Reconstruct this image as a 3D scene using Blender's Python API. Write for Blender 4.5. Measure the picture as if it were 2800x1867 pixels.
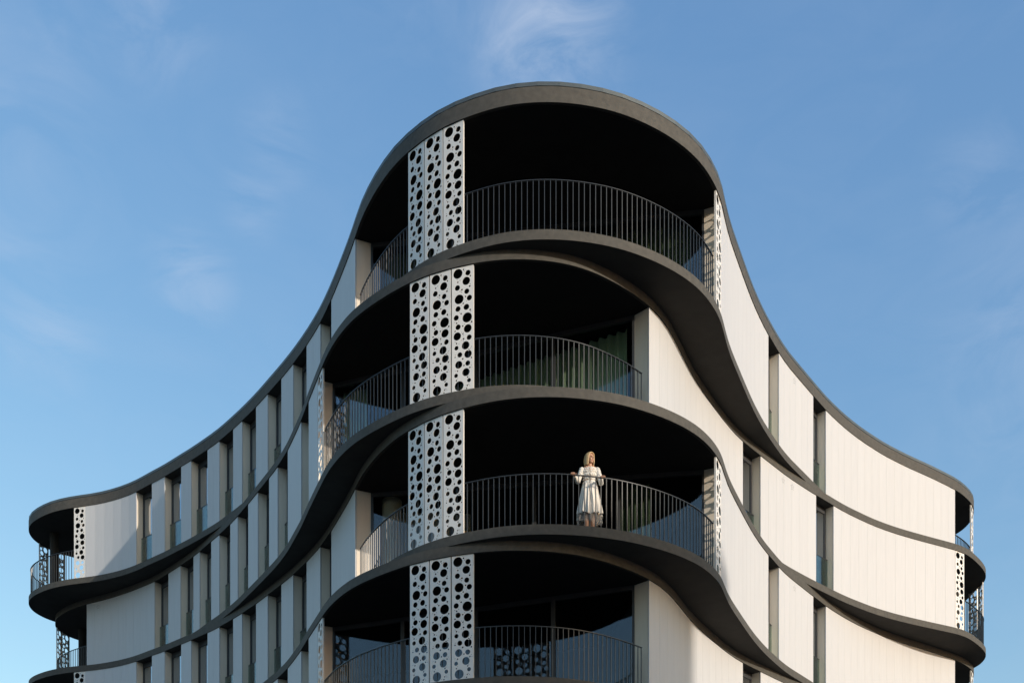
import bpy, bmesh, math, random
import numpy as np
from mathutils import Vector, Matrix

random.seed(7)
for o in list(bpy.data.objects):
    bpy.data.objects.remove(o, do_unlink=True)
scene = bpy.context.scene
col = scene.collection

# ------------------------------------------------------------------ camera
F, YH, CX, IMW, IMH = 2850.0, 2785.0, 1400.0, 2800.0, 1867.0   # pixel units of the photograph
EYE = 1.6
cam_d = bpy.data.cameras.new('camera')
cam = bpy.data.objects.new('camera', cam_d)
col.objects.link(cam)
cam.location = (0, 0, EYE)
cam.rotation_euler = (math.radians(90), 0, 0)
cam_d.sensor_width = 36.0
cam_d.lens = 36.0 * F / IMW
cam_d.shift_y = (YH - IMH / 2) / IMW
cam_d.clip_start = 0.1
cam_d.clip_end = 5000
scene.camera = cam

# ------------------------------------------------------------------ light
SUN_AZ = (0.74, -0.673)            # horizontal direction towards the sun
SUN_EL = math.radians(14.5)
n_ = math.hypot(*SUN_AZ)
to_sun = Vector((SUN_AZ[0] / n_ * math.cos(SUN_EL), SUN_AZ[1] / n_ * math.cos(SUN_EL), math.sin(SUN_EL)))
sun_d = bpy.data.lights.new('sun', 'SUN')
sun_d.energy = 2.0
sun_d.angle = math.radians(0.5)
sun_d.color = (1.0, 0.90, 0.785)
sun = bpy.data.objects.new('sun', sun_d)
sun.rotation_euler = to_sun.to_track_quat('Z', 'Y').to_euler()
sun.location = to_sun * 120
col.objects.link(sun)

world = bpy.data.worlds.new('World')
scene.world = world
world.use_nodes = True
nt = world.node_tree
nt.nodes.clear()
wo = nt.nodes.new('ShaderNodeOutputWorld')
bg = nt.nodes.new('ShaderNodeBackground')
sky = nt.nodes.new('ShaderNodeTexSky')
sky.sky_type = 'NISHITA'
sky.sun_disc = False
sky.sun_elevation = SUN_EL
sky.sun_rotation = math.atan2(SUN_AZ[0], SUN_AZ[1])
sky.altitude = 0
sky.air_density = 1.35
sky.dust_density = 1.2
sky.ozone_density = 2.0
bg.inputs['Strength'].default_value = 0.15
# thin wispy cirrus: soft noise laid on the sky dome
tc = nt.nodes.new('ShaderNodeTexCoord')
L = nt.links.new
mp = nt.nodes.new('ShaderNodeMapping')
mp.inputs['Rotation'].default_value = (0.3, 0.75, 0.2)
mp.inputs['Scale'].default_value = (7.0, 4.0, 15.0)
n1 = nt.nodes.new('ShaderNodeTexNoise')
n1.inputs['Scale'].default_value = 1.6
n1.inputs['Detail'].default_value = 8
n1.inputs['Roughness'].default_value = 0.6
n1.inputs['Distortion'].default_value = 0.9
r1 = nt.nodes.new('ShaderNodeValToRGB')
r1.color_ramp.elements[0].position = 0.40
r1.color_ramp.elements[1].position = 0.78
r1.color_ramp.elements[0].color = (0, 0, 0, 1)
r1.color_ramp.elements[1].color = (1, 1, 1, 1)
# where the thin cloud gathers: soft patches on the dome, a trace everywhere else
acc = None
PATCH = [(1500, 90, 0.075, 0.72), (1440, 220, 0.06, 0.36), (420, 60, 0.06, 0.36), (140, 150, 0.06, 0.20), (520, 760, 0.05, 0.46), (760, 380, 0.045, 0.34),
         (690, 560, 0.04, 0.28), (110, 920, 0.07, 0.32), (2690, 480, 0.06, 0.30), (3100, 900, 0.2, 0.35), (-500, 300, 0.25, 0.35), (1300, -900, 0.25, 0.35)]
for (pxx, pyy, rad, amt) in PATCH:
    dv = Vector((pxx - CX, F, YH - pyy)).normalized()
    dn = nt.nodes.new('ShaderNodeVectorMath'); dn.operation = 'DISTANCE'
    dn.inputs[1].default_value = dv
    L(tc.outputs['Generated'], dn.inputs[0])
    mr = nt.nodes.new('ShaderNodeMapRange'); mr.interpolation_type = 'SMOOTHSTEP'
    mr.inputs['From Min'].default_value = 0.0
    mr.inputs['From Max'].default_value = rad
    mr.inputs['To Min'].default_value = amt
    mr.inputs['To Max'].default_value = 0.0
    L(dn.outputs['Value'], mr.inputs['Value'])
    if acc is None:
        ad = nt.nodes.new('ShaderNodeMath'); ad.operation = 'ADD'; ad.inputs[1].default_value = 0.05
        L(mr.outputs['Result'], ad.inputs[0])
    else:
        ad = nt.nodes.new('ShaderNodeMath'); ad.operation = 'MAXIMUM'
        L(mr.outputs['Result'], ad.inputs[0]); L(acc, ad.inputs[1])
    acc = ad.outputs[0]
cm = nt.nodes.new('ShaderNodeMath'); cm.operation = 'MULTIPLY'
mx = nt.nodes.new('ShaderNodeMix')
mx.data_type = 'RGBA'
mx.inputs['B'].default_value = (2.5, 2.85, 3.5, 1)
L(tc.outputs['Generated'], mp.inputs['Vector'])
L(mp.outputs['Vector'], n1.inputs['Vector'])
L(n1.outputs['Fac'], r1.inputs['Fac'])
L(r1.outputs['Color'], cm.inputs[0])
L(acc, cm.inputs[1])
L(cm.outputs[0], mx.inputs['Factor'])
tint = nt.nodes.new('ShaderNodeVectorMath')       # even white balance of the whole dome
tint.operation = 'MULTIPLY'
tint.inputs[1].default_value = (0.79, 0.98, 1.13)
L(sky.outputs['Color'], tint.inputs[0])
# aerosol whitening: compresses the saturated cyan of the low sky, same curve all round the dome
sep = nt.nodes.new('ShaderNodeSeparateColor'); cmb = nt.nodes.new('ShaderNodeCombineColor')
L(tint.outputs[0], sep.inputs[0])
L(sep.outputs[0], cmb.inputs[0])
for ch, k0, ex in ((1, 1.37, 0.87), (2, 2.55, 0.64)):
    pw = nt.nodes.new('ShaderNodeMath'); pw.operation = 'POWER'; pw.inputs[1].default_value = ex
    ml = nt.nodes.new('ShaderNodeMath'); ml.operation = 'MULTIPLY'; ml.inputs[1].default_value = k0 ** (1 - ex)
    L(sep.outputs[ch], pw.inputs[0]); L(pw.outputs[0], ml.inputs[0]); L(ml.outputs[0], cmb.inputs[ch])
L(cmb.outputs[0], mx.inputs['A'])
L(mx.outputs['Result'], bg.inputs['Color'])
L(bg.outputs['Background'], wo.inputs['Surface'])

vs = scene.view_settings
vs.view_transform = 'Standard'
vs.look = 'None'
vs.exposure = 0.68
vs.gamma = 1.0
vs.use_curve_mapping = False
scene.render.engine = 'CYCLES'
scene.cycles.max_bounces = 8
scene.cycles.transparent_max_bounces = 24

# ------------------------------------------------------------------ materials
def material(name, base, rough=0.6, metal=0.0, spec=0.5, noise=0.0, nscale=4.0, bump=0.0, bscale=60.0, stretch=(1, 1, 1), objvar=0.0):
    m = bpy.data.materials.new(name)
    m.use_nodes = True
    t = m.node_tree
    b = t.nodes['Principled BSDF']
    b.inputs['Base Color'].default_value = (*base, 1)
    b.inputs['Roughness'].default_value = rough
    b.inputs['Metallic'].default_value = metal
    b.inputs['Specular IOR Level'].default_value = spec
    tcn = t.nodes.new('ShaderNodeTexCoord')
    mpn = t.nodes.new('ShaderNodeMapping')
    mpn.inputs['Scale'].default_value = stretch
    t.links.new(tcn.outputs['Object'], mpn.inputs['Vector'])
    cur = None
    if noise or objvar:
        nz = t.nodes.new('ShaderNodeTexNoise')
        nz.inputs['Scale'].default_value = nscale
        nz.inputs['Detail'].default_value = 6
        t.links.new(mpn.outputs['Vector'], nz.inputs['Vector'])
        mr = t.nodes.new('ShaderNodeMapRange')
        mr.inputs['From Min'].default_value = 0.3
        mr.inputs['From Max'].default_value = 0.7
        mr.inputs['To Min'].default_value = 1 - noise
        mr.inputs['To Max'].default_value = 1 + noise
        t.links.new(nz.outputs['Fac'], mr.inputs['Value'])
        val = mr.outputs['Result']
        if objvar:
            oi = t.nodes.new('ShaderNodeObjectInfo')
            m2 = t.nodes.new('ShaderNodeMapRange')
            m2.inputs['To Min'].default_value = 1 - objvar
            m2.inputs['To Max'].default_value = 1 + objvar
            t.links.new(oi.outputs['Random'], m2.inputs['Value'])
            mm = t.nodes.new('ShaderNodeMath')
            mm.operation = 'MULTIPLY'
            t.links.new(val, mm.inputs[0])
            t.links.new(m2.outputs['Result'], mm.inputs[1])
            val = mm.outputs[0]
        mc = t.nodes.new('ShaderNodeVectorMath')
        mc.operation = 'SCALE'
        mc.inputs[0].default_value = base
        t.links.new(val, mc.inputs['Scale'])
        t.links.new(mc.outputs[0], b.inputs['Base Color'])
    if bump:
        nb = t.nodes.new('ShaderNodeTexNoise')
        nb.inputs['Scale'].default_value = bscale
        nb.inputs['Detail'].default_value = 4
        t.links.new(mpn.outputs['Vector'], nb.inputs['Vector'])
        bp = t.nodes.new('ShaderNodeBump')
        bp.inputs['Strength'].default_value = bump
        bp.inputs['Distance'].default_value = 0.01
        t.links.new(nb.outputs['Fac'], bp.inputs['Height'])
        t.links.new(bp.outputs['Normal'], b.inputs['Normal'])
    return m

def glass_mat(name, tint, gloss_col, fac0, fac1, opaque=None):
    """coated glazing: Fresnel-weighted mirror over clear (or dark, opaque) glass"""
    m = bpy.data.materials.new(name)
    m.use_nodes = True
    t = m.node_tree
    t.nodes.clear()
    out = t.nodes.new('ShaderNodeOutputMaterial')
    mixn = t.nodes.new('ShaderNodeMixShader')
    lw = t.nodes.new('ShaderNodeLayerWeight')
    lw.inputs['Blend'].default_value = 0.35
    mr = t.nodes.new('ShaderNodeMapRange')
    mr.inputs['To Min'].default_value = fac0
    mr.inputs['To Max'].default_value = fac1
    g = t.nodes.new('ShaderNodeBsdfGlossy')
    g.inputs['Color'].default_value = (*gloss_col, 1)
    g.inputs['Roughness'].default_value = 0.012
    if opaque:
        a = t.nodes.new('ShaderNodeBsdfDiffuse')
        a.inputs['Color'].default_value = (*opaque, 1)
    else:
        a = t.nodes.new('ShaderNodeBsdfTransparent')
        a.inputs['Color'].default_value = (*tint, 1)
    t.links.new(lw.outputs['Fresnel'], mr.inputs['Value'])
    t.links.new(mr.outputs['Result'], mixn.inputs['Fac'])
    t.links.new(a.outputs[0], mixn.inputs[1])
    t.links.new(g.outputs[0], mixn.inputs[2])
    t.links.new(mixn.outputs[0], out.inputs['Surface'])
    return m

M = {}
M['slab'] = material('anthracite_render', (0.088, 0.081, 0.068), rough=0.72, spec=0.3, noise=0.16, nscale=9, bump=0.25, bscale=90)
M['soffit'] = material('shaded_soffit_render', (0.036, 0.033, 0.029), rough=0.85, spec=0.2, noise=0.12, nscale=3, bump=0.2, bscale=60)  # slab underside: its shade is put into a darker colour than the edge
M['ceiling'] = material('shaded_ceiling_black', (0.014, 0.0135, 0.013), rough=0.9, spec=0.1, noise=0.1, nscale=3)  # near-black stands in for the deep shade of the balcony recess
M['coping'] = material('zinc_coping', (0.10, 0.115, 0.115), rough=0.45, metal=0.3, noise=0.12, nscale=3)
M['clad'] = material('white_cladding', (0.59, 0.585, 0.58), rough=0.5, spec=0.35, noise=0.025, nscale=2.5, stretch=(6, 6, 0.5), bump=0.06, bscale=40, objvar=0.012)
M['wallcore'] = material('white_reveal_sheet', (0.80, 0.705, 0.575), rough=0.5, spec=0.35, noise=0.03, nscale=3, stretch=(4, 4, 0.6))
M['screen'] = material('white_powder_coat', (0.80, 0.77, 0.715), rough=0.42, spec=0.4, noise=0.02, nscale=3)
M['rail'] = material('dark_bar_metal', (0.070, 0.072, 0.073), rough=0.34, metal=0.4, spec=0.5, noise=0.1, nscale=12)
M['frame'] = material('dark_window_frame', (0.05, 0.052, 0.055), rough=0.45, metal=0.2, noise=0.08, nscale=8)
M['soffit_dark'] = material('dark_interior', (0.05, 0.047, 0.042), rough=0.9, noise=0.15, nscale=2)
M['cream'] = material('cream_plaster', (0.62, 0.56, 0.42), rough=0.8, noise=0.05, nscale=2)
M['pane'] = glass_mat('window_glass', None, (0.80, 0.87, 0.95), 0.50, 0.95, opaque=(0.035, 0.036, 0.035))
M['guard'] = glass_mat('guard_glass', (0.66, 0.74, 0.68), (0.85, 0.9, 0.95), 0.08, 0.8)
M['door_glass'] = glass_mat('balcony_glass', (0.93, 0.95, 0.94), (0.72, 0.76, 0.82), 0.04, 0.66)
M['curtain'] = material('green_curtain_fabric', (0.46, 0.58, 0.39), rough=0.9, spec=0.1, noise=0.1, nscale=10, stretch=(1, 1, 0.2), bump=0.1, bscale=200)
M['hole'] = material('vent_void', (0.02, 0.02, 0.02), rough=0.9, noise=0.05)
M['asphalt'] = material('asphalt', (0.05, 0.05, 0.05), rough=0.9, noise=0.25, nscale=3, bump=0.4, bscale=150)
M['paving'] = material('pavement_stone', (0.20, 0.19, 0.175), rough=0.85, noise=0.2, nscale=2, bump=0.3, bscale=80)
M['ground'] = material('city_ground', (0.06, 0.058, 0.052), rough=0.95, noise=0.3, nscale=0.4)
M['plaster'] = material('ochre_plaster', (0.36, 0.29, 0.22), rough=0.85, noise=0.12, nscale=0.6, bump=0.2, bscale=30)
M['tiles'] = material('roof_metal', (0.16, 0.11, 0.09), rough=0.7, noise=0.15, nscale=2)

# ------------------------------------------------------------------ mesh helpers
def link(name, me, mat, parent=None):
    o = bpy.data.objects.new(name, me)
    if mat is not None and not me.materials:
        me.materials.append(mat)
    col.objects.link(o)
    if parent is not None:
        o.parent = parent
    return o

def mesh(name, verts, faces, smooth_angle=None):
    me = bpy.data.meshes.new(name)
    me.from_pydata([tuple(map(float, v)) for v in verts], [], faces)
    me.update()
    if smooth_angle is not None:
        me.polygons.foreach_set('use_smooth', [True] * len(me.polygons))
        me.set_sharp_from_angle(angle=math.radians(smooth_angle))
    return me

def empty(name, loc=(0, 0, 0), parent=None):
    o = bpy.data.objects.new(name, None)
    o.location = loc
    o.empty_display_size = 0.3
    col.objects.link(o)
    if parent is not None:
        o.parent = parent
    return o

def tag(o, label=None, cat=None, group=None, kind=None):
    if label: o['label'] = label
    if cat: o['category'] = cat
    if group: o['group'] = group
    if kind: o['kind'] = kind
    return o

BOXF = [(0, 3, 2, 1), (4, 5, 6, 7), (0, 1, 5, 4), (1, 2, 6, 5), (2, 3, 7, 6), (3, 0, 4, 7)]

class MB:
    def __init__(self):
        self.v = []; self.f = []
    def quadbox(self, quad, z0, z1):
        """quad: four plan points, anticlockwise seen from above"""
        n = len(self.v)
        self.v += [(p[0], p[1], z0) for p in quad] + [(p[0], p[1], z1) for p in quad]
        self.f += [tuple(n + i for i in f) for f in BOXF]
        return self
    def box(self, x0, x1, y0, y1, z0, z1):
        return self.quadbox([(x0, y0), (x1, y0), (x1, y1), (x0, y1)], z0, z1)
    def bar(self, a, b, w, z0, z1):
        """box along the plan segment a-b, w thick"""
        a = np.array(a, float); b = np.array(b, float)
        t = (b - a) / np.linalg.norm(b - a); nn = np.array((t[1], -t[0])) * w / 2
        return self.quadbox([a + nn, b + nn, b - nn, a - nn], z0, z1)
    def build(self, name, mat, parent=None, smooth=None):
        return link(name, mesh(name, self.v, self.f, smooth), mat, parent)

# ------------------------------------------------------------------ the two alternating storey outlines
ZA, H, ST, TH = 16.15, 2.6, 3.014, 0.207
# soffit edge traced on the photograph (pixels); depth follows from the storey height
P_PX = [(77,1449),(78.7,1441),(89,1427),(107.7,1415),(136.6,1401.5),(169,1393),(199.6,1387),(233,1382.6),(264,1378),(298,1370),(332.5,1360),(371,1344.5),(413.5,1321),(448.5,1303),(494,1275),(521,1259),(566,1229),(598,1206),(636,1173),(660,1151),(698.5,1113),(767.6,1035),(799.5,996),(836.5,945),(873.5,885),(904,821),(942,727),(969,654),(984,606),(1017,539),(1048,491),(1078.6,451),(1114.3,416.8),(1159,381),(1212.5,347),(1268.6,323.7),(1321,305),(1372,291),(1435.7,281.6),(1500,279),(1551,281.5),(1602,288),(1653,298),(1704,312),(1755,333),(1806,358),(1857,391),(1895.4,423),(1921,451),(1941,480.6),(1960.5,516),(1974.5,554.6),(1985,608.5),(2000,662),(2018,713),(2038,769),(2061,830),(2087,886.5),(2103,916),(2131.5,965),(2156,1001),(2226,1083),(2263,1125),(2309,1168),(2355,1204),(2419,1245),(2482.6,1277),(2546,1305),(2612.7,1338),(2635.7,1354.6),(2653.6,1372.5),(2664,1390)]
Q_PX = [(236,1651),(297.7,1636),(361.5,1614.7),(425,1588),(459,1567),(492,1546),(527.5,1521),(543,1509),(576,1480),(597.7,1462),(627,1434),(648.7,1411),(678,1376.5),(703.6,1345),(734,1307),(757,1277),(785,1232),(821,1154),(842.5,1096),(879,1005),(900,958),(930.6,912),(966,872),(1017,833),(1068,801),(1119,773),(1172,751),(1231.6,733.5),(1295,719.5),(1346,712),(1397,708.7),(1448,709),(1500,713.5),(1551,722),(1602,736),(1653,758),(1704,785),(1755,820),(1777,838),(1803.6,864.5),(1829,899),(1859,955),(1882.7,1004),(1908,1049),(1933.7,1086),(1972,1139),(2010,1184.5),(2033,1207),(2081.6,1246),(2100,1260),(2151,1300),(2202,1334),(2232.7,1353),(2281,1382),(2317,1402.6),(2386,1435),(2437,1454),(2482.7,1468),(2533.7,1482),(2612.8,1503),(2638,1512),(2661,1527.6),(2686.7,1553),(2698,1576)]
P_L = [(-13.0, 44.0), (-15.5, 43.6), (-17.0, 43.0), (-17.9, 42.3), (-18.41, 41.8), (-18.65, 41.3), (-18.74, 40.67)]
P_R = [(17.28, 39.1), (17.3, 40.0), (16.9, 41.0), (15.9, 41.9), (14.0, 42.6)]
Q_L = [(-13.0, 44.9), (-15.5, 44.6), (-17.3, 44.0), (-18.2, 43.1), (-18.4, 42.0), (-17.95, 41.0), (-17.15, 40.2)]
Q_R = [(17.07, 37.9), (17.02, 38.46), (16.6, 39.3), (15.8, 40.0), (14.0, 40.6)]

def to_plan(l, z):
    return [((x - CX) * z / (YH - y), F * z / (YH - y)) for x, y in l]

class Outline:
    def __init__(self, px, z, left, right):
        raw = np.array(left + to_plan(px, z) + right)
        raw = np.vstack([raw, raw[0]])
        n = len(raw) - 1
        d = np.hypot(*np.diff(raw, axis=0).T)
        s = np.concatenate([[0], np.cumsum(d)])
        tot = s[-1]
        step = 0.05
        N = int(tot / step)
        # monotone resampling then gaussian smoothing along the arc
        ss = np.linspace(0, tot, N, endpoint=False)
        p = np.stack([np.interp(ss, s, raw[:, i]) for i in (0, 1)], 1)
        sig = 0.34 / step
        k = np.arange(-int(4 * sig), int(4 * sig) + 1)
        w = np.exp(-k ** 2 / (2 * sig ** 2)); w /= w.sum()
        def sm(a):
            b = np.concatenate([a[-len(k):], a, a[:len(k)]])
            return np.convolve(b, w, 'same')[len(k):-len(k)]
        q = np.stack([sm(p[:, 0]), sm(p[:, 1])], 1)
        q2 = np.stack([sm(q[:, 0]), sm(q[:, 1])], 1)
        q = q + (q - q2)                      # undo most of the shrinkage of the smoothing
        self.p = q
        d = np.hypot(*(np.roll(q, -1, 0) - q).T)
        self.s = np.concatenate([[0], np.cumsum(d)])[:-1]
        self.tot = d.sum()
        px_ = CX + F * q[:, 0] / q[:, 1]
        front = (np.arctan2(q[:, 1], q[:, 0]) > -9)
        iL = int(np.argmin(np.where(q[:, 0] < 0, px_, 1e9)))
        iR = int(np.argmax(np.where(q[:, 0] > 0, px_, -1e9)))
        self.iL, self.iR = iL, iR
        self.fx = np.maximum.accumulate(px_[iL:iR + 1])
        self.fs = self.s[iL:iR + 1]
    def S(self, px):
        return float(np.interp(px, self.fx, self.fs))
    def at(self, s):
        s = s % self.tot
        x = np.interp(s, np.append(self.s, self.tot), np.append(self.p[:, 0], self.p[0, 0]))
        y = np.interp(s, np.append(self.s, self.tot), np.append(self.p[:, 1], self.p[0, 1]))
        return np.array((x, y))
    def tan(self, s):
        a = self.at(s + 0.12) - self.at(s - 0.12)
        return a / np.linalg.norm(a)
    def off(self, s, inset):
        t = self.tan(s)
        return self.at(s) - np.array((t[1], -t[0])) * inset
    def ring(self, inset=0.0, step=0.12):
        n = int(self.tot / step)
        return [self.off(i * self.tot / n, inset) for i in range(n)]

OP = Outline(P_PX, ZA + H, P_L, P_R)
OQ = Outline(Q_PX, ZA - ST + H, Q_L, Q_R)

def prism(name, ring, z0, z1, mat, parent):
    n = len(ring)
    v = [(p[0], p[1], z0) for p in ring] + [(p[0], p[1], z1) for p in ring]
    f = [tuple(reversed(range(n))), tuple(range(n, 2 * n))]
    f += [(i, (i + 1) % n, n + (i + 1) % n, n + i) for i in range(n)]
    o = link(name, mesh(name, v, f, 40), mat, parent)
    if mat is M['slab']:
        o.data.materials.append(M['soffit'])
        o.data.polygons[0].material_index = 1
    return o

# ------------------------------------------------------------------ ground and street
def sheet(name, x0, x1, y0, y1, z, mat):
    return tag(link(name, mesh(name, [(x0, y0, z), (x1, y0, z), (x1, y1, z), (x0, y1, z)], [(0, 1, 2, 3)]), mat), kind='structure')
sheet('ground', -1500, 1500, -1500, 1500, 0.0, M['ground'])
sheet('road', -90, 90, -14, 7.5, 0.004, M['asphalt'])
pv = MB().box(-90, 90, 7.5, 60, -0.2, 0.13)
tag(pv.build('pavement', M['paving']), kind='structure')

# ------------------------------------------------------------------ the building
B = empty('apartment_building', (0, 24, 0))
tag(B, 'white clad apartment building with wavy anthracite slab bands and curved balconies', 'building')
def part(o):
    """parent to the building keeping world coordinates"""
    o.parent = B
    o.matrix_parent_inverse = Matrix.Translation((0, -24, 0))
    return o
def sub(o, p):
    o.parent = p
    o.matrix_parent_inverse = Matrix.Identity(4)
    return o

zf = [EYE + ZA - ST * k for k in range(5)]      # finished floor of storeys 0 (top) .. 4
outl = [OP, OQ, OP, OQ, OP]

for k in range(5):
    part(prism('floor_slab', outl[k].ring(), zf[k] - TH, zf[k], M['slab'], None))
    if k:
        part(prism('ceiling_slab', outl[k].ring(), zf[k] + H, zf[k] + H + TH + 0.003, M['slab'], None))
ZR = zf[0] + H
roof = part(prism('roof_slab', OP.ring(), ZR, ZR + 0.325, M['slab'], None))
sub(prism('coping_joint', OP.ring(0.03), ZR + 0.32, ZR + 0.345, M['hole'], None), roof)
# sheet metal coping in straight lengths
cn = int(OP.tot / 0.45)
cring = [OP.off(i * OP.tot / cn, 0.0) for i in range(cn)]
cin = [OP.off(i * OP.tot / cn, 0.5) for i in range(cn)]
v = []; f = []
for i in range(cn):
    v += [(*cring[i], ZR + 0.342), (*cring[i], ZR + 0.425), (*cin[i], ZR + 0.445), (*cin[i], ZR + 0.34)]
for i in range(cn):
    a, b = 4 * i, 4 * ((i + 1) % cn)
    f += [(a, b, b + 1, a + 1), (a + 1, b + 1, b + 2, a + 2), (a + 2, b + 2, b + 3, a + 3), (a + 3, b + 3, b, a)]
sub(link('coping', mesh('coping', v, f), M['coping']), roof)
# ground storey, set back under the first slab
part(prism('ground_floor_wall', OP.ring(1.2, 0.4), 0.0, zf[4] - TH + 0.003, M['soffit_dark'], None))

# --- walls, cladding, windows -------------------------------------------------
WP_L = [(233, 371), (414, 448.5), (494, 521), (566, 598), (636, 660), (698.5, 730), (767.6, 799.5), (836.5, 873.5), (904, 969)]
WP_R = [(1974.5, 2103), (2132, 2225.5), (2260, 2612.7)]
WQ_L = [(236, 421), (459, 491.8), (527.5, 544), (576, 597.7), (628, 648), (677, 703), (734, 757), (785, 821), (842, 866)]
WQ_R = [(1777, 2033), (2081.6, 2233), (2281, 2612.8)]
DEPTH = 0.42

def vent(O, s, z, parent):
    """cluster of small drilled ventilation holes in a star pattern"""
    t = O.tan(s); c = O.off(s, 0.0185); vv = []; ff = []
    pts = [(0.0, 0.0)]
    for a in range(5):
        an = a * 2 * math.pi / 5 + 0.4
        for r, j in ((0.055, -0.35), (0.055, 0.35), (0.09, 0.0)):
            pts.append((r * math.cos(an + j), r * math.sin(an + j)))
    for (u, w) in pts:
        n0 = len(vv)
        for q in range(6):
            an = q * math.pi / 3
            vv.append((c[0] + t[0] * (u + 0.0085 * math.cos(an)), c[1] + t[1] * (u + 0.0085 * math.cos(an)), z + w + 0.0085 * math.sin(an)))
        ff.append(tuple(range(n0, n0 + 6)))
    return sub(link('vent', mesh('vent', vv, ff), M['hole']), parent)

def wall(O, z, a, b, strips=True, vents=()):
    s0, s1 = O.S(a), O.S(b)
    n = max(2, int((s1 - s0) / 0.2))
    so = [s0 + (s1 - s0) * i / n for i in range(n + 1)]
    outer = [O.off(s, 0.058) for s in so]
    e0, e1 = O.off(s0, DEPTH), O.off(s1, DEPTH)
    inner = [O.off(s, DEPTH) for s in so]
    v = []
    for p, q in zip(outer, inner):
        v += [(*p, z - 0.003), (*q, z - 0.003), (*q, z + H + 0.003), (*p, z + H + 0.003)]
    f = [(0, 1, 2, 3), (4 * n + 3, 4 * n + 2, 4 * n + 1, 4 * n)]
    for i in range(n):
        c, d = 4 * i, 4 * i + 4
        for j in range(4):
            k2 = (j + 1) % 4
            f.append((c + j, d + j, d + k2, c + k2)[::-1])
    w = part(link('wall', mesh('wall', v, f), M['wallcore']))
    if strips:
        m = max(1, int(round((s1 - s0) / 0.44)))
        g = 0.0017
        for i in range(m):
            a0 = s0 + (s1 - s0) * i / m + (g if i else -0.001)
            a1 = s0 + (s1 - s0) * (i + 1) / m - (g if i < m - 1 else -0.001)
            mb = MB().quadbox([O.off(a0, 0.02), O.off(a1, 0.02), O.off(a1, 0.052), O.off(a0, 0.052)], z + 0.004, z + H - 0.002)
            sub(mb.build('cladding_panel', M['clad']), w)
        for vx in vents:
            vent(O, O.S(vx), z + H - 0.20, w)
    return w

def window(O, z, a, b):
    s0, s1 = O.S(a), O.S(b)
    p0, p1 = O.off(s0, 0.33), O.off(s1, 0.33)
    w = part(empty('window'))
    w.matrix_parent_inverse = Matrix.Translation((0, -24, 0))
    t = (p1 - p0) / np.linalg.norm(p1 - p0)
    L_ = np.linalg.norm(p1 - p0)
    m = MB()
    m.bar(p0, p0 + t * 0.06, 0.07, z, z + H)
    m.bar(p1 - t * 0.06, p1, 0.07, z, z + H)
    m.bar(p0 + t * 0.06, p1 - t * 0.06, 0.066, z + H - 0.17, z + H)
    m.bar(p0 + t * 0.06, p1 - t * 0.06, 0.066, z, z + 0.07)
    sub(m.build('frame', M['frame']), w)
    sub(MB().bar(p0 + t * 0.06, p1 - t * 0.06, 0.02, z + 0.07, z + H - 0.17).build('pane', M['pane']), w)
    g0, g1 = O.off(s0, 0.24), O.off(s1, 0.24)
    sub(MB().bar(g0, g1, 0.014, z + 0.03, z + 1.0).build('guard_pane', M['guard']), w)
    sub(MB().bar(g0, g1, 0.022, z + 1.0, z + 1.016).build('guard_rail', M['rail']), w)
    # added dark sheet in place of the room, closes the opening behind the glass
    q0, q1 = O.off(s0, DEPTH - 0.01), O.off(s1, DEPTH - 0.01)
    sub(MB().bar(q0, q1, 0.02, z, z + H).build('opening_backing', M['soffit_dark']), w)
    return w

for k in range(5):
    O, z = outl[k], zf[k]
    segsL, segsR = (WP_L, WP_R) if O is OP else (WQ_L, WQ_R)
    for segs in (segsL, segsR):
        for i, (a, b) in enumerate(segs):
            vt = ()
            if segs is segsL and i == 0: vt = (267,)
            if segs is segsR and i == 1: vt = (2152, 2174) if O is OP else (2143, 2168)
            wall(O, z, a, b, strips=(k < 4), vents=vt)
        for i in range(len(segs) - 1):
            window(O, z, segs[i][1], segs[i + 1][0])

# --- perforated screens -------------------------------------------------------
PW = 0.48
HOLES_D = [(1365,685,46),(1473,683,26),(1498,718,8),(1425,645,8),(1434,663,4),(1452,653,4),(1455,769,38),(1356,748,4),(1388,757,4),(1364,775,8),(1360,836,26),(1495,805,5),(1492,828,9),(1408,860,9),(1388,874,5),(1404,886,5),(1460,880,25),(1378,960,45),(1447,936,8),(1488,952,26),(1459,983,4),(1422,1008,8),(1401,1027,4),(1456,1048,28),(1366,1063,26),(1497,1082,9),(1503,1100,4),(1384,1102,4),(1400,1117,8),(1465,1162,47),(1347,1157,26),(1374,1195,4),(1332,1203,4),(1352,1214,8),(1512,1211,9),(1495,1227,4),(1438,1231,4),(1367,1258,26),(1417,1250,8),(1470,1280,39),(1334,1300,8),(1401,1318,4),(1424,1320,4),(1419,1333,7),(1423,1351,4),(1358,1357,38),(1486,1376,25),(1402,1403,4),(1426,1388,9),(1423,1408,4),(1337,1416,4),(1350,1433,8),(1376,1437,4),(1448,1460,38),(1350,1483,21),(1511,1477,4),(1481,1510,9),(1502,1497,4)]
HOLES_B = [(1400,40,25),(1490,30,38),(1348,66,7),(1432,83,9),(1527,70,8),(1349,42,4),(1388,148,37),(1487,130,25),(1445,155,8),(1510,177,8),(1533,175,4),(1525,155,4),(1467,228,38),(1348,213,4),(1375,215,8),(1359,267,20),(1486,280,8),(1500,265,4),(1376,296,4),(1363,320,8),(1501,315,20),(1393,382,46),(1482,372,8),(1498,360,4),(1508,372,4),(1474,404,8),(1448,404,4)]
holes = []
for x, y, r in HOLES_D:
    holes.append(((x - 1300) / 484, (y - (626 - 26 * (x - 1300) / 237)) / 514, r / 484))
for x, y, r in HOLES_B:
    holes.append(((x - 1312) / 496, (y + 1568 - (672 - 42 * (x - 1312) / 243)) / 519.6, r / 496))

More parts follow.
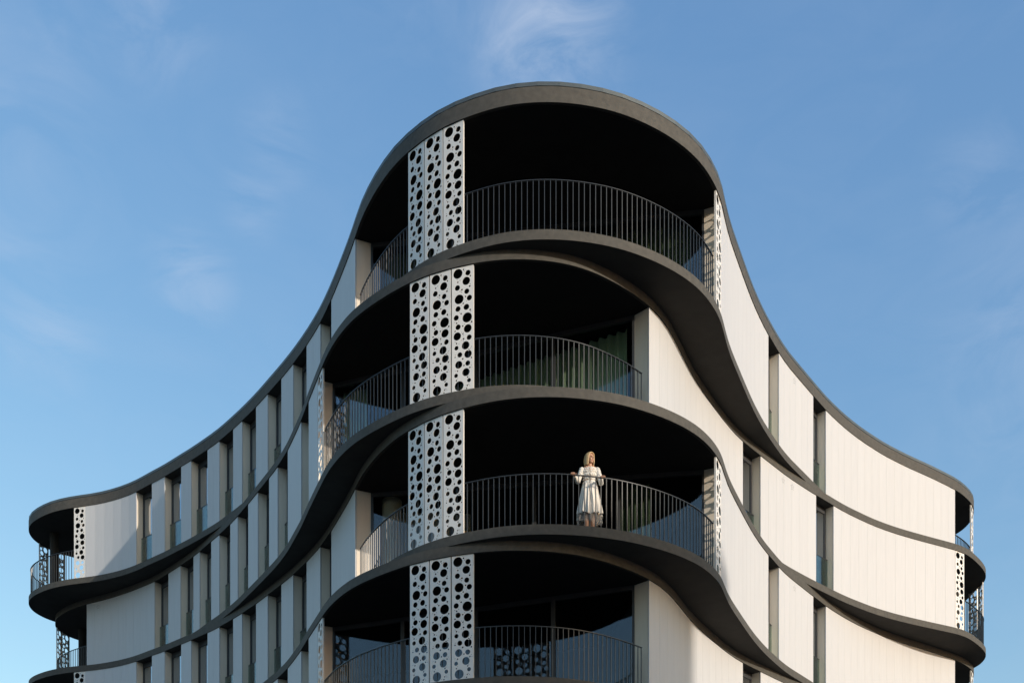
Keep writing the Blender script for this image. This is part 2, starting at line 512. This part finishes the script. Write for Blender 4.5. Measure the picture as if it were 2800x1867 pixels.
def screen_mesh():
    cu = bpy.data.curves.new('screen', 'CURVE')
    cu.dimensions = '2D'
    cu.fill_mode = 'BOTH'
    cu.extrude = 0.0035
    def poly(pts):
        sp = cu.splines.new('POLY')
        sp.points.add(len(pts) - 1)
        for q, (a, b) in zip(sp.points, pts):
            q.co = (a, b, 0, 1)
        sp.use_cyclic_u = True
    poly([(0, 0), (PW, 0), (PW, H - 0.01), (0, H - 0.01)])
    for u, vv, r in holes:
        r *= 1.07
        n = 28 if r > 0.06 else 20 if r > 0.03 else 10
        yc = H - 0.01 - vv
        yc = max(r + 0.012, min(H - 0.022 - r, yc))
        u = max(r + 0.012, min(PW - 0.012 - r, u))
        poly([(u + r * math.cos(2 * math.pi * i / n), yc + r * math.sin(2 * math.pi * i / n)) for i in range(n)])
    ob = bpy.data.objects.new('screen_tmp', cu)
    col.objects.link(ob)
    dg = bpy.context.evaluated_depsgraph_get()
    me = bpy.data.meshes.new_from_object(ob.evaluated_get(dg))
    bpy.data.objects.remove(ob)
    # folded side returns of the sheet
    bm = bmesh.new(); bm.from_mesh(me)
    for x0, x1 in ((0.0, 0.006), (PW - 0.006, PW)):
        vs_ = [bm.verts.new((x, y, zz)) for zz in (-0.04, -0.004) for (x, y) in ((x0, 0), (x1, 0), (x1, H - 0.01), (x0, H - 0.01))]
        for fc in BOXF:
            bm.faces.new([vs_[i] for i in fc])
    bm.to_mesh(me); bm.free()
    me.name = 'perforated_screen'
    me.materials.clear()
    me.materials.append(M['screen'])
    return me
SCREEN = screen_mesh()

def screen_at(p, q, z):
    """p -> q : left and right bottom corners seen from outside"""
    p = np.array(p); q = np.array(q)
    t = (q - p) / np.linalg.norm(q - p)
    n = np.array((t[1], -t[0]))
    o = bpy.data.objects.new('perforated_screen', SCREEN)
    col.objects.link(o)
    part(o)
    m = Matrix(((t[0], 0, n[0], p[0]), (t[1], 0, n[1], p[1]), (0, 1, 0, z + 0.004), (0, 0, 0, 1)))
    o.matrix_basis = m
    return o

def screens(O, z, s0, n, pitch=0.513):
    for i in range(n):
        a = s0 + i * pitch
        screen_at(O.off(a, 0.025), O.off(a + PW, 0.025), z)

sPL, sPR = OP.s[OP.iL], OP.s[OP.iR]
sQL, sQR = OQ.s[OQ.iL], OQ.s[OQ.iR]
for k in range(4):
    O, z = outl[k], zf[k]
    if O is OP:
        screens(O, z, O.S(1114.3), 3)
        screens(O, z, O.S(1974.5) - 0.47, 1)
        screens(O, z, O.S(233) - 0.49, 1)
        screens(O, z, sPL - 2.35, 2, 0.72)
        screens(O, z, sPR - 0.62, 1)
    else:
        screens(O, z, O.S(1119.4), 3)
        screens(O, z, O.S(879) - 0.47, 1)
        screens(O, z, O.S(2612.8) + 0.02, 1)
        screens(O, z, sQL - 1.35, 2)
        screens(O, z, sQR + 0.45, 2, 0.6)

# --- railings -----------------------------------------------------------------
RH = 1.07
bal_me = MB().box(-0.0065, 0.0065, -0.011, 0.011, 0, RH - 0.012)
BAL = mesh('baluster', bal_me.v, bal_me.f)
BAL.materials.append(M['rail'])

def railing(O, z, s0, s1, single=True):
    r = part(empty('railing'))
    n = int((s1 - s0) / 0.1)
    so = [s0 + (s1 - s0) * i / n for i in range(n + 1)]
    v = []; f = []
    for s in so:
        a, b = O.off(s, 0.055), O.off(s, 0.098)
        v += [(*a, z + RH - 0.012), (*a, z + RH), (*b, z + RH), (*b, z + RH - 0.012)]
    for i in range(n):
        c, d = 4 * i, 4 * i + 4
        for j in range(4):
            k2 = (j + 1) % 4
            f.append((c + j, d + j, d + k2, c + k2))
    f += [(0, 1, 2, 3), (4 * n + 3, 4 * n + 2, 4 * n + 1, 4 * n)]
    sub(link('handrail', mesh('handrail', v, f, 40), M['rail']), r)
    m = int(round((s1 - s0) / 0.121))
    mb = MB()
    for i in range(m + 1):
        s = s0 + 0.012 + (s1 - s0 - 0.024) * i / m + random.uniform(-0.003, 0.003)
        t = O.tan(s); p = O.off(s, 0.0765)
        nn = np.array((t[1], -t[0]))
        if single:
            o = bpy.data.objects.new('baluster', BAL)
            col.objects.link(o)
            sub(o, r)
            o.matrix_basis = Matrix(((t[0], -nn[0], 0, p[0]), (t[1], -nn[1], 0, p[1]), (0, 0, 1, z - 0.001), (0, 0, 0, 1)))
        else:
            mb.quadbox([p - t * .0065 + nn * .011, p + t * .0065 + nn * .011, p + t * .0065 - nn * .011, p - t * .0065 - nn * .011], z - 0.001, z + RH - 0.012)
    if not single:
        b = sub(mb.build('balusters', M['rail']), r)
        tag(b, kind='stuff')
    return r

for k in range(4):
    O, z = outl[k], zf[k]
    if O is OP:
        railing(O, z, O.S(977), O.S(1957.5))
        railing(O, z, sPL - 5.5, O.S(200), False)
        railing(O, z, O.S(2613) + 0.03, sPR + 3.5, False)
    else:
        railing(O, z, O.S(880), O.S(1762))
        railing(O, z, sQL - 4.0, O.S(236) - 0.03, False)
        railing(O, z, O.S(2638), sQR + 4.0, False)

# --- recessed balcony glazing and rooms ----------------------------------------
def glazing(p0, p1, z, n):
    p0 = np.array(p0); p1 = np.array(p1)
    for i in range(n):
        a = p0 + (p1 - p0) * i / n; b = p0 + (p1 - p0) * (i + 1) / n
        t = (b - a) / np.linalg.norm(b - a)
        d = part(empty('glass_door'))
        m = MB()
        m.bar(a, a + t * 0.05, 0.08, z, z + H)
        m.bar(b - t * 0.05, b - t * 0.001, 0.08, z, z + H)
        m.bar(a + t * 0.05, b - t * 0.05, 0.076, z + H - 0.10, z + H)
        m.bar(a + t * 0.05, b - t * 0.05, 0.076, z, z + 0.06)
        sub(m.build('frame', M['frame']), d)
        sub(MB().bar(a + t * 0.05, b - t * 0.05, 0.02, z + 0.06, z + H - 0.10).build('pane', M['door_glass']), d)

M['curtain_shaded'] = material('shaded_olive_curtain_fabric', (0.10, 0.14, 0.085), rough=0.9, spec=0.1, noise=0.1, nscale=10, stretch=(1, 1, 0.2), bump=0.1, bscale=200)  # shaded copy of the green curtain, its shade put into the colour
def curtain(name, a, b, z, label, fold=0.16, amp=0.05, top=None, mat=None):
    a = np.array(a); b = np.array(b)
    Lc = np.linalg.norm(b - a); t = (b - a) / Lc; nn = np.array((t[1], -t[0]))
    n = int(Lc / 0.02)
    v = []; f = []
    rr = random.Random(hash(name) % 99)
    ph = 0
    for i in range(n + 1):
        s = Lc * i / n
        ph += 2 * math.pi * 0.02 / fold * rr.uniform(0.75, 1.25)
        wv = amp * math.sin(ph)
        for zz, fc in ((z + 0.02, 1.0), (z + 1.3, 0.95), (z + (top or H - 0.06), 0.7)):
            p = a + t * s + nn * wv * fc
            v.append((p[0], p[1], zz))
    for i in range(n):
        for j in range(2):
            c = 3 * i + j
            f.append((c, c + 3, c + 4, c + 1))
    o = link(name, mesh(name, v, f, 180), mat or M['curtain'])
    return tag(o, label, 'curtain', None)

END = {}
for k in range(5):
    O, z = outl[k], zf[k]
    if O is OP:
        a, b = O.off(O.S(969) - 0.02, DEPTH), O.off(O.S(1974.5) + 0.02, DEPTH)
    else:
        a, b = O.off(O.S(866) - 0.02, DEPTH), O.off(O.S(1777) + 0.02, DEPTH)
    END[k] = (a, b)
    glazing(a, b, z, 4)
    # added near-black sheets, painted shade, under the balcony and room ceilings
    if k < 4:
        s0, s1 = (O.S(969), O.S(1974.5)) if O is OP else (O.S(866), O.S(1777))
        nn_ = 60
        ringc = [O.off(s0 + (s1 - s0) * i / nn_, 0.07) for i in range(nn_ + 1)] + [b + np.array((-0.3, 3.7)), a + np.array((0.3, 3.7))]
        part(prism('ceiling_shade_sheet', ringc, z + H - 0.006, z + H + 0.01, M['ceiling'], None))
    # room behind
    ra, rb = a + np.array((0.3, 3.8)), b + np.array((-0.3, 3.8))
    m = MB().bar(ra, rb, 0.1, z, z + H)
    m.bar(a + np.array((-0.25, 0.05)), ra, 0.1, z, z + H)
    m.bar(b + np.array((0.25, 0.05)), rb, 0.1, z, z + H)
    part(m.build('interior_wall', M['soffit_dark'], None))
    # end balconies: dark glazed end walls
    if O is OP:
        e0, e1 = O.off(O.S(233), 0.3), np.array((-13.2, 43.6))
        g0, g1 = O.off(O.S(2612.7), 0.3), np.array((13.8, 42.2))
    else:
        e0, e1 = O.off(O.S(236), 0.3), np.array((-13.2, 44.5))
        g0, g1 = O.off(O.S(2612.8), 0.3), np.array((13.8, 40.2))
    glazing(e0, e1, z, 4)
    glazing(g1, g0, z, 4)
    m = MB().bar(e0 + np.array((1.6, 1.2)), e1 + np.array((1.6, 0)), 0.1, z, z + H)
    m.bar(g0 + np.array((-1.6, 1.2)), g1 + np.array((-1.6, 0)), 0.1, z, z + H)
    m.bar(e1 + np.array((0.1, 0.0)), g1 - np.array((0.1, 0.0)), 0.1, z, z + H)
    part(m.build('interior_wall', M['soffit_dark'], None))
    # round columns carrying the end balconies
    for (cx_, cy_) in ((O.off(sPL + 0.2, 0.9) if O is OP else O.off(sQL - 0.6, 1.0)), (O.off(sPR + 0.3, 0.9) if O is OP else O.off(sQR + 1.0, 0.9))):
        vv = [(cx_ + 0.16 * math.cos(i * math.pi / 10), cy_ + 0.16 * math.sin(i * math.pi / 10), zz) for zz in (z - 0.002, z + H + 0.002) for i in range(20)]
        ff = [(i, (i + 1) % 20, 20 + (i + 1) % 20, 20 + i) for i in range(20)]
        part(link('column', mesh('column', vv, ff, 60), M['soffit']))

def lerp(p, q, t):
    return np.array(p) + (np.array(q) - np.array(p)) * t
back = np.array((0, 0.35))
a, b = END[1]
curtain('curtain', lerp(a, b, 0.30) + back + np.array((0, 0.9)), lerp(a, b, 0.985) + back, zf[1], 'long green pleated curtain behind the glass of the balcony above the person', fold=0.23, amp=0.08)
curtain('curtain', lerp(a, b, 0.03) + back, lerp(a, b, 0.12) + back, zf[1], 'narrow green curtain bunched beside the edge-on perforated screen')
a, b = END[0]
curtain('curtain', lerp(a, b, 0.70) + back, lerp(a, b, 0.97) + back, zf[0], 'green curtain behind the glass of the topmost balcony, beside its single screen', mat=M['curtain_shaded'])
curtain('curtain', lerp(a, b, 0.04) + back, lerp(a, b, 0.27) + back, zf[0], 'green curtain behind the topmost balcony glass, beside the sunlit wall end', mat=M['curtain_shaded'])
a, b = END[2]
curtain('curtain', lerp(a, b, 0.76) + back, lerp(a, b, 0.85) + back, zf[2], 'green curtain behind the glass of the balcony where the person stands', mat=M['curtain_shaded'])


# cream room behind the glass at the near end of the person's balcony
a, b = END[2]
part(MB().bar(lerp(a, b, 0.01) + np.array((0.1, 1.0)), lerp(a, b, 0.30) + np.array((0, 1.4)), 0.1, zf[2] + 0.001, zf[2] + H - 0.01).build('interior_wall', M['cream']))
cc = lerp(a, b, 0.058) + np.array((0, 0.45))
vv = [(cc[0] + 0.24 * math.cos(i * math.pi / 16), cc[1] + 0.24 * math.sin(i * math.pi / 16), zz) for zz in (zf[2] + 0.001, zf[2] + H - 0.005) for i in range(32)]
part(link('column', mesh('column', vv, [(i, (i + 1) % 32, 32 + (i + 1) % 32, 32 + i) for i in range(32)], 60), M['cream']))

# ------------------------------------------------------------------ the person on the balcony
M['skin'] = material('skin', (0.52, 0.285, 0.18), rough=0.5, spec=0.4, noise=0.05, nscale=20)
M['hair'] = material('blonde_hair', (0.56, 0.385, 0.19), rough=0.42, spec=0.5, noise=0.22, nscale=60, stretch=(1, 1, 0.15))
M['jacket'] = material('off_white_knit', (0.76, 0.715, 0.635), rough=0.9, spec=0.1, noise=0.10, nscale=45, bump=0.5, bscale=120)
M['skirt'] = material('cream_tulle', (0.84, 0.78, 0.69), rough=0.85, spec=0.15, noise=0.06, nscale=25, stretch=(3, 3, 0.3))
M['shoe'] = material('beige_leather', (0.48, 0.38, 0.28), rough=0.45, noise=0.05)
M['lip'] = material('lip', (0.42, 0.12, 0.10), rough=0.4, noise=0.03)
M['eye'] = material('eye_dark', (0.03, 0.025, 0.02), rough=0.25, noise=0.03)
M['belt'] = material('grey_ribbon', (0.16, 0.15, 0.14), rough=0.7, noise=0.08)

def ico(sub):
    bm = bmesh.new()
    bmesh.ops.create_icosphere(bm, subdivisions=sub, radius=1)
    vv = np.array([v.co[:] for v in bm.verts]); ff = np.array([[q.index for q in f.verts] for f in bm.faces])
    bm.free()
    return vv, ff
ICO = {2: ico(2), 3: ico(3)}

class Blob:
    """closed primitives fused by a voxel remesh into one continuous surface"""
    def __init__(self):
        self.v = []; self.f = []; self.n = 0
    def add(self, m, sub):
        m = np.array(m); vv, ff = ICO[sub]
        self.v.append(vv @ m[:3, :3].T + m[:3, 3]); self.f.append(ff + self.n); self.n += len(vv)
    def ball(self, c, r):
        self.add(Matrix.Translation(c) @ Matrix.Scale(r, 4), 2)
    def ell(self, c, r, rot=None):
        self.add(Matrix.Translation(c) @ (rot or Matrix.Identity(4)) @ Matrix.Diagonal((*r, 1)), 3)
        return self
    def limb(self, pts, rad):
        for (p, q), (r0, r1) in zip(zip(pts, pts[1:]), zip(rad, rad[1:])):
            p, q = Vector(p), Vector(q)
            n = max(2, int((q - p).length / (0.35 * min(r0, r1))) + 1)
            for i in range(n + 1):
                t = i / n
                self.ball(p.lerp(q, t), r0 + (r1 - r0) * t)
        return self
    def build(self, name, mat, parent, voxel=0.006, smooth=3):
        me = bpy.data.meshes.new(name)
        me.from_pydata(np.vstack(self.v).tolist(), [], np.vstack(self.f).tolist())
        tmp = bpy.data.objects.new('tmp', me)
        col.objects.link(tmp)
        md = tmp.modifiers.new('r', 'REMESH'); md.mode = 'VOXEL'; md.voxel_size = voxel; md.use_smooth_shade = True
        if smooth:
            ms = tmp.modifiers.new('s', 'SMOOTH'); ms.factor = 0.5; ms.iterations = smooth
        dg = bpy.context.evaluated_depsgraph_get()
        m2 = bpy.data.meshes.new_from_object(tmp.evaluated_get(dg))
        m2.name = name
        bpy.data.objects.remove(tmp)
        m2.materials.clear(); m2.materials.append(mat)
        o = bpy.data.objects.new(name, m2)
        col.objects.link(o)
        if parent is not None: o.parent = parent
        return o

PX0, PY0 = 1.63, 21.87
PZ0 = zf[2]
sL, sR = OP.S(1568), OP.S(1652)
rl, rr_ = OP.off(sL, 0.0765), OP.off(sR, 0.0765)
loc = lambda p: Vector((p[0] - PX0, p[1] - PY0, 0))
HL, HR = loc(rl), loc(rr_)
RT = RH                                                    # top of the handrail

head_c = Vector((0.005, -0.015, 1.622))
HRM = Matrix.Translation(head_c) @ Matrix.Rotation(math.radians(40), 4, 'Z') @ Matrix.Rotation(math.radians(5), 4, 'X')
def hp(x, y, z):
    return HRM @ Vector((x, y, z))
R3 = HRM.to_3x3().to_4x4()

bd = Blob()
# head: cranium, face, jaw, nose, cheeks, ears
bd.ell(hp(0, 0.012, 0.022), (0.074, 0.090, 0.090), R3)
bd.ell(hp(0, -0.022, -0.030), (0.062, 0.066, 0.086), R3)
bd.ell(hp(0, -0.052, -0.085), (0.030, 0.028, 0.024), R3)
bd.ell(hp(0, -0.093, -0.022), (0.011, 0.017, 0.016), R3)
bd.ell(hp(0, -0.087, 0.000), (0.008, 0.012, 0.024), R3)
for sx in (-1, 1):
    bd.ell(hp(sx * 0.036, -0.064, -0.028), (0.022, 0.018, 0.020), R3)
    bd.ell(hp(sx * 0.075, 0.008, -0.010), (0.009, 0.018, 0.028), R3)
    bd.ell(hp(sx * 0.030, -0.078, 0.022), (0.020, 0.010, 0.007), R3)
bd.limb([(0, 0.012, 1.44), (0.003, 0.002, 1.56)], [0.054, 0.047])
# trunk
for z_, rx, ry in ((1.41, .150, .075), (1.35, .160, .095), (1.27, .145, .100), (1.18, .125, .088), (1.10, .120, .085), (1.02, .145, .100), (0.93, .165, .110), (0.86, .155, .105)):
    bd.ell((0, 0.01, z_), (rx, ry, 0.075))
# legs, standing close together
for sx in (-1, 1):
    bd.limb([(sx * 0.085, 0.01, 0.88), (sx * 0.075, 0.0, 0.50), (sx * 0.068, 0.03, 0.34), (sx * 0.062, 0.025, 0.12)], [0.085, 0.055, 0.052, 0.033])
    bd.limb([(sx * 0.062, 0.03, 0.09), (sx * 0.066, -0.09, 0.045), (sx * 0.068, -0.13, 0.03)], [0.036, 0.030, 0.022])
# arms to the handrail, elbows out
EL = {-1: Vector((-0.25, -0.05, 1.12)), 1: Vector((0.238, -0.05, 1.085))}
WR = {}
for sx, hnd in ((-1, HL), (1, HR)):
    wr = Vector((hnd.x - sx * 0.02, hnd.y + 0.085, RT + 0.058)); WR[sx] = wr
    bd.limb([(sx * 0.175, 0.01, 1.395), EL[sx], wr], [0.048, 0.037, 0.024])
    # palm laid over the rail
    kn = Vector((hnd.x, hnd.y - 0.012, RT + 0.026))
    for t in (0.2, 0.45, 0.7, 0.95):
        c = wr.lerp(kn, t)
        for w in (-0.024, -0.008, 0.008, 0.024):
            bd.ball(c + Vector((w, 0, 0)), 0.0125)
    # four fingers of unequal length bent down over the front edge
    for w, ln in ((-0.030, 0.80), (-0.010, 0.98), (0.010, 1.0), (0.030, 0.90)):
        w2 = w * -sx
        k0 = kn + Vector((w2 * 0.9, 0, 0))
        k1 = k0 + Vector((w2 * 0.25, -0.030 * ln, -0.004))
        k2 = k1 + Vector((w2 * 0.10, -0.012 * ln, -0.026 * ln))
        k3 = k2 + Vector((0, 0.010 * ln, -0.022 * ln))
        bd.limb([k0, k1, k2, k3], [0.0095, 0.0088, 0.0080, 0.0070])
    # thumb leaves the side of the palm and points along the rail, inwards
    th0 = wr.lerp(kn, 0.35) + Vector((-sx * 0.024, 0, -0.004))
    th1 = th0 + Vector((-sx * 0.026, -0.012, -0.006))
    th2 = th1 + Vector((-sx * 0.018, -0.020, -0.010))
    bd.limb([th0, th1, th2], [0.0115, 0.0100, 0.0080])
PERSON = bd.build('person', M['skin'], None, voxel=0.005, smooth=2)
PERSON.location = (PX0, PY0, PZ0)
tag(PERSON, 'person with blonde bob in off-white jacket and pale flared skirt holding the balcony railing', 'person')

# facial features
for sx in (-1, 1):
    e = Blob(); e.ell(hp(sx * 0.030, -0.081, 0.004), (0.0125, 0.006, 0.0058), R3)
    e.build('eye', M['eye'], PERSON, 0.0015, 0)
    e = Blob(); e.limb([hp(sx * 0.016, -0.089, 0.022), hp(sx * 0.032, -0.086, 0.027), hp(sx * 0.046, -0.072, 0.022)], [0.0032, 0.0034, 0.002])
    e.build('eyebrow', M['hair'], PERSON, 0.0015, 0)
e = Blob(); e.limb([hp(-0.021, -0.076, -0.056), hp(0, -0.085, -0.060), hp(0.021, -0.076, -0.056)], [0.003, 0.0062, 0.003])
e.build('mouth', M['lip'], PERSON, 0.0015, 0)
# hair: centre-parted bob built from strands
hb = Blob()
rh = random.Random(3)
hb.ell(hp(0, 0.026, 0.035), (0.083, 0.092, 0.088), R3)
for i in range(46):
    u = i / 45
    ang = math.radians(-128 + 256 * u)         # 0 = back of the head
    ca, sa = math.cos(ang), math.sin(ang)
    sgn = 1 if sa > 0 else -1
    top = (0.012 * sgn, -0.055 + 0.075 * (ca + 0.62), 0.116 - 0.010 * abs(ca))
    mid = (0.094 * sa, 0.020 + 0.098 * ca, 0.040)
    low = (0.104 * sa, 0.022 + 0.104 * ca, -0.055 + rh.uniform(-.01, .01))
    tip = (0.098 * sa, 0.018 + 0.094 * ca, -0.135 + rh.uniform(-0.018, 0.012) + 0.012 * ca)
    t1 = ((top[0] + mid[0]) / 2 * 1.22, (top[1] + mid[1]) / 2 * 1.05, 0.094)
    hb.limb([hp(*top), hp(*t1), hp(*mid), hp(*low), hp(*tip)], [0.011, 0.013, 0.0135, 0.0125, 0.008])
hb.build('hair', M['hair'], PERSON, 0.004, 1)
# jacket: fitted body, round neck, sleeves to the wrist
jk = Blob()
for z_, rx, ry in ((1.425, .135, .068), (1.40, .165, .085), (1.34, .178, .112), (1.27, .166, .118), (1.19, .145, .104), (1.12, .146, .106), (1.09, .155, .112)):
    jk.ell((0, 0.01, z_), (rx, ry, 0.052))
for sx in (-1, 1):
    jk.limb([(sx * 0.165, 0.01, 1.395), EL[sx], EL[sx].lerp(WR[sx], 0.72)], [0.060, 0.050, 0.039])
jacket = jk.build('jacket', M['jacket'], PERSON, 0.007, 2)
# soft cloth wrinkles
rw = random.Random(5)
for vtx in jacket.data.vertices:
    c = vtx.co
    vtx.co += vtx.normal * (0.0035 * math.sin(c.z * 95 + c.x * 40 + 2 * math.sin(c.x * 30)) + 0.002 * math.sin(c.x * 130 + c.z * 60))
# jacket front opening and ribbon at the waist
e = Blob(); e.limb([(0.0, -0.100, 1.40), (0.004, -0.112, 1.30), (0.002, -0.103, 1.12)], [0.0035, 0.0035, 0.0035])
e.build('button_placket', M['belt'], PERSON, 0.002, 0)
e = Blob(); e.limb([(-0.055, -0.102, 1.205), (-0.01, -0.112, 1.215), (0.0, -0.113, 1.212), (0.012, -0.112, 1.215), (0.062, -0.100, 1.20)], [0.004, 0.008, 0.006, 0.008, 0.004])
e.limb([(0.0, -0.113, 1.212), (0.016, -0.112, 1.12)], [0.005, 0.004])
e.build('ribbon', M['belt'], PERSON, 0.002, 0)
# flared skirt: pleated cloth with an uneven gauzy hem
NS, NZ = 220, 26
v = []; f = []
rs = random.Random(11)
ph = [rs.uniform(0, 6.28) for _ in range(4)]
for j in range(NZ + 1):
    t = j / NZ
    for i in range(NS):
        an = 2 * math.pi * i / NS
        hem = 0.42 + 0.022 * math.sin(3 * an + ph[0]) + 0.014 * math.sin(7 * an + ph[1]) + 0.006 * math.sin(19 * an)
        zz = 1.12 + (hem - 1.12) * t
        fl = t ** 0.85
        rx = 0.137 + (0.262 - 0.137) * fl; ry = 0.100 + (0.215 - 0.100) * fl
        pl = (0.004 + 0.020 * t) * (math.sin(17 * an + ph[2] + 1.1 * math.sin(2 * an)) + 0.45 * math.sin(29 * an + ph[3]))
        v.append(((rx + pl) * math.cos(an), 0.012 + (ry + pl) * math.sin(an), zz))
for j in range(NZ):
    for i in range(NS):
        a0, a1 = j * NS + i, j * NS + (i + 1) % NS
        f.append((a0, a0 + NS, a1 + NS, a1))
sk = link('skirt', mesh('skirt', v, f, 180), M['skirt'], PERSON)
sk.data.materials[0].node_tree.nodes['Principled BSDF'].inputs['Subsurface Weight'].default_value = 0.0
md = sk.modifiers.new('cloth', 'SOLIDIFY'); md.thickness = 0.004
# sheer longer underlayer of the skirt
tm = material('sheer_tulle', (0.72, 0.67, 0.60), rough=0.9, spec=0.05, noise=0.08, nscale=30)
tm.node_tree.nodes['Principled BSDF'].inputs['Alpha'].default_value = 0.30
v = []; f = []
for j in range(9):
    t = j / 8
    for i in range(NS):
        an = 2 * math.pi * i / NS
        hem = 0.24 + 0.05 * math.sin(2 * an + 0.6) + 0.02 * math.sin(5 * an + ph[1])
        zz = 0.60 + (hem - 0.60) * t
        pl = (0.008 + 0.020 * t) * math.sin(13 * an + ph[3] + math.sin(2 * an))
        v.append(((0.205 + 0.05 * t + pl) * math.cos(an), 0.012 + (0.165 + 0.045 * t + pl) * math.sin(an), zz))
for j in range(8):
    for i in range(NS):
        a0, a1 = j * NS + i, j * NS + (i + 1) % NS
        f.append((a0, a0 + NS, a1 + NS, a1))
link('underskirt', mesh('underskirt', v, f, 180), tm, PERSON)
# shoes
for sx in (-1, 1):
    e = Blob()
    e.limb([(sx * 0.066, -0.135, 0.022), (sx * 0.066, -0.08, 0.030), (sx * 0.063, 0.02, 0.055), (sx * 0.062, 0.045, 0.060)], [0.026, 0.034, 0.034, 0.028])
    e.limb([(sx * 0.062, 0.055, 0.05), (sx * 0.062, 0.058, 0.010)], [0.012, 0.009])
    e.build('shoe', M['shoe'], PERSON, 0.005, 1)

# ------------------------------------------------------------------ neighbouring houses across the street (behind the camera)
M['stucco'] = material('pale_stucco', (0.56, 0.50, 0.41), rough=0.85, noise=0.08, nscale=0.6, bump=0.2, bscale=30)
def house(name, cx, cy, w, d, h, rot, label, n_st, n_w, mat=None):
    e = empty(name, (cx, cy, 0))
    e.rotation_euler = (0, 0, rot)
    tag(e, label, 'building')
    MB().box(-w / 2, w / 2, -d / 2, d / 2, 0, h).build('wall', mat or M['plaster'], e)
    MB().box(-w / 2 - 0.3, w / 2 + 0.3, -d / 2 - 0.3, d / 2 + 0.3, h, h + 0.35).build('roof', M['tiles'], e)
    wm = None
    for i in range(n_st):
        for j in range(n_w):
            x = -w / 2 + (j + 0.5) * w / n_w; z0 = 1.0 + i * h / n_st
            o = MB().box(x - 0.6, x + 0.6, d / 2 - 0.05, d / 2 + 0.04, z0, z0 + 1.6).build('window', M['pane'], e)
    return e
hx = to_sun.x / math.hypot(to_sun.x, to_sun.y); hy = to_sun.y / math.hypot(to_sun.x, to_sun.y)
px_, py_ = -hy, hx            # perpendicular, pointing away from the building's front
SH_D = 85.0
base = Vector((2.0 + hx * SH_D, 22.0 + hy * SH_D))
HH = 12.05 + SH_D * math.tan(SUN_EL)
rot = math.atan2(py_, px_)
house('town_house', base.x + hx * 6 - px_ * 8, base.y + hy * 6 - py_ * 8, 24, 12, HH - 0.35, rot, 'ochre plastered town house across the street with flat roof', 7, 8)


house('town_block', 8.0, -42.0, 46, 14, 33.0, 0.0, 'tall ochre apartment block on the far side of the road, facing the wavy building', 10, 12)  # unseen block added, tall enough to darken reflections in the lowest balcony glass
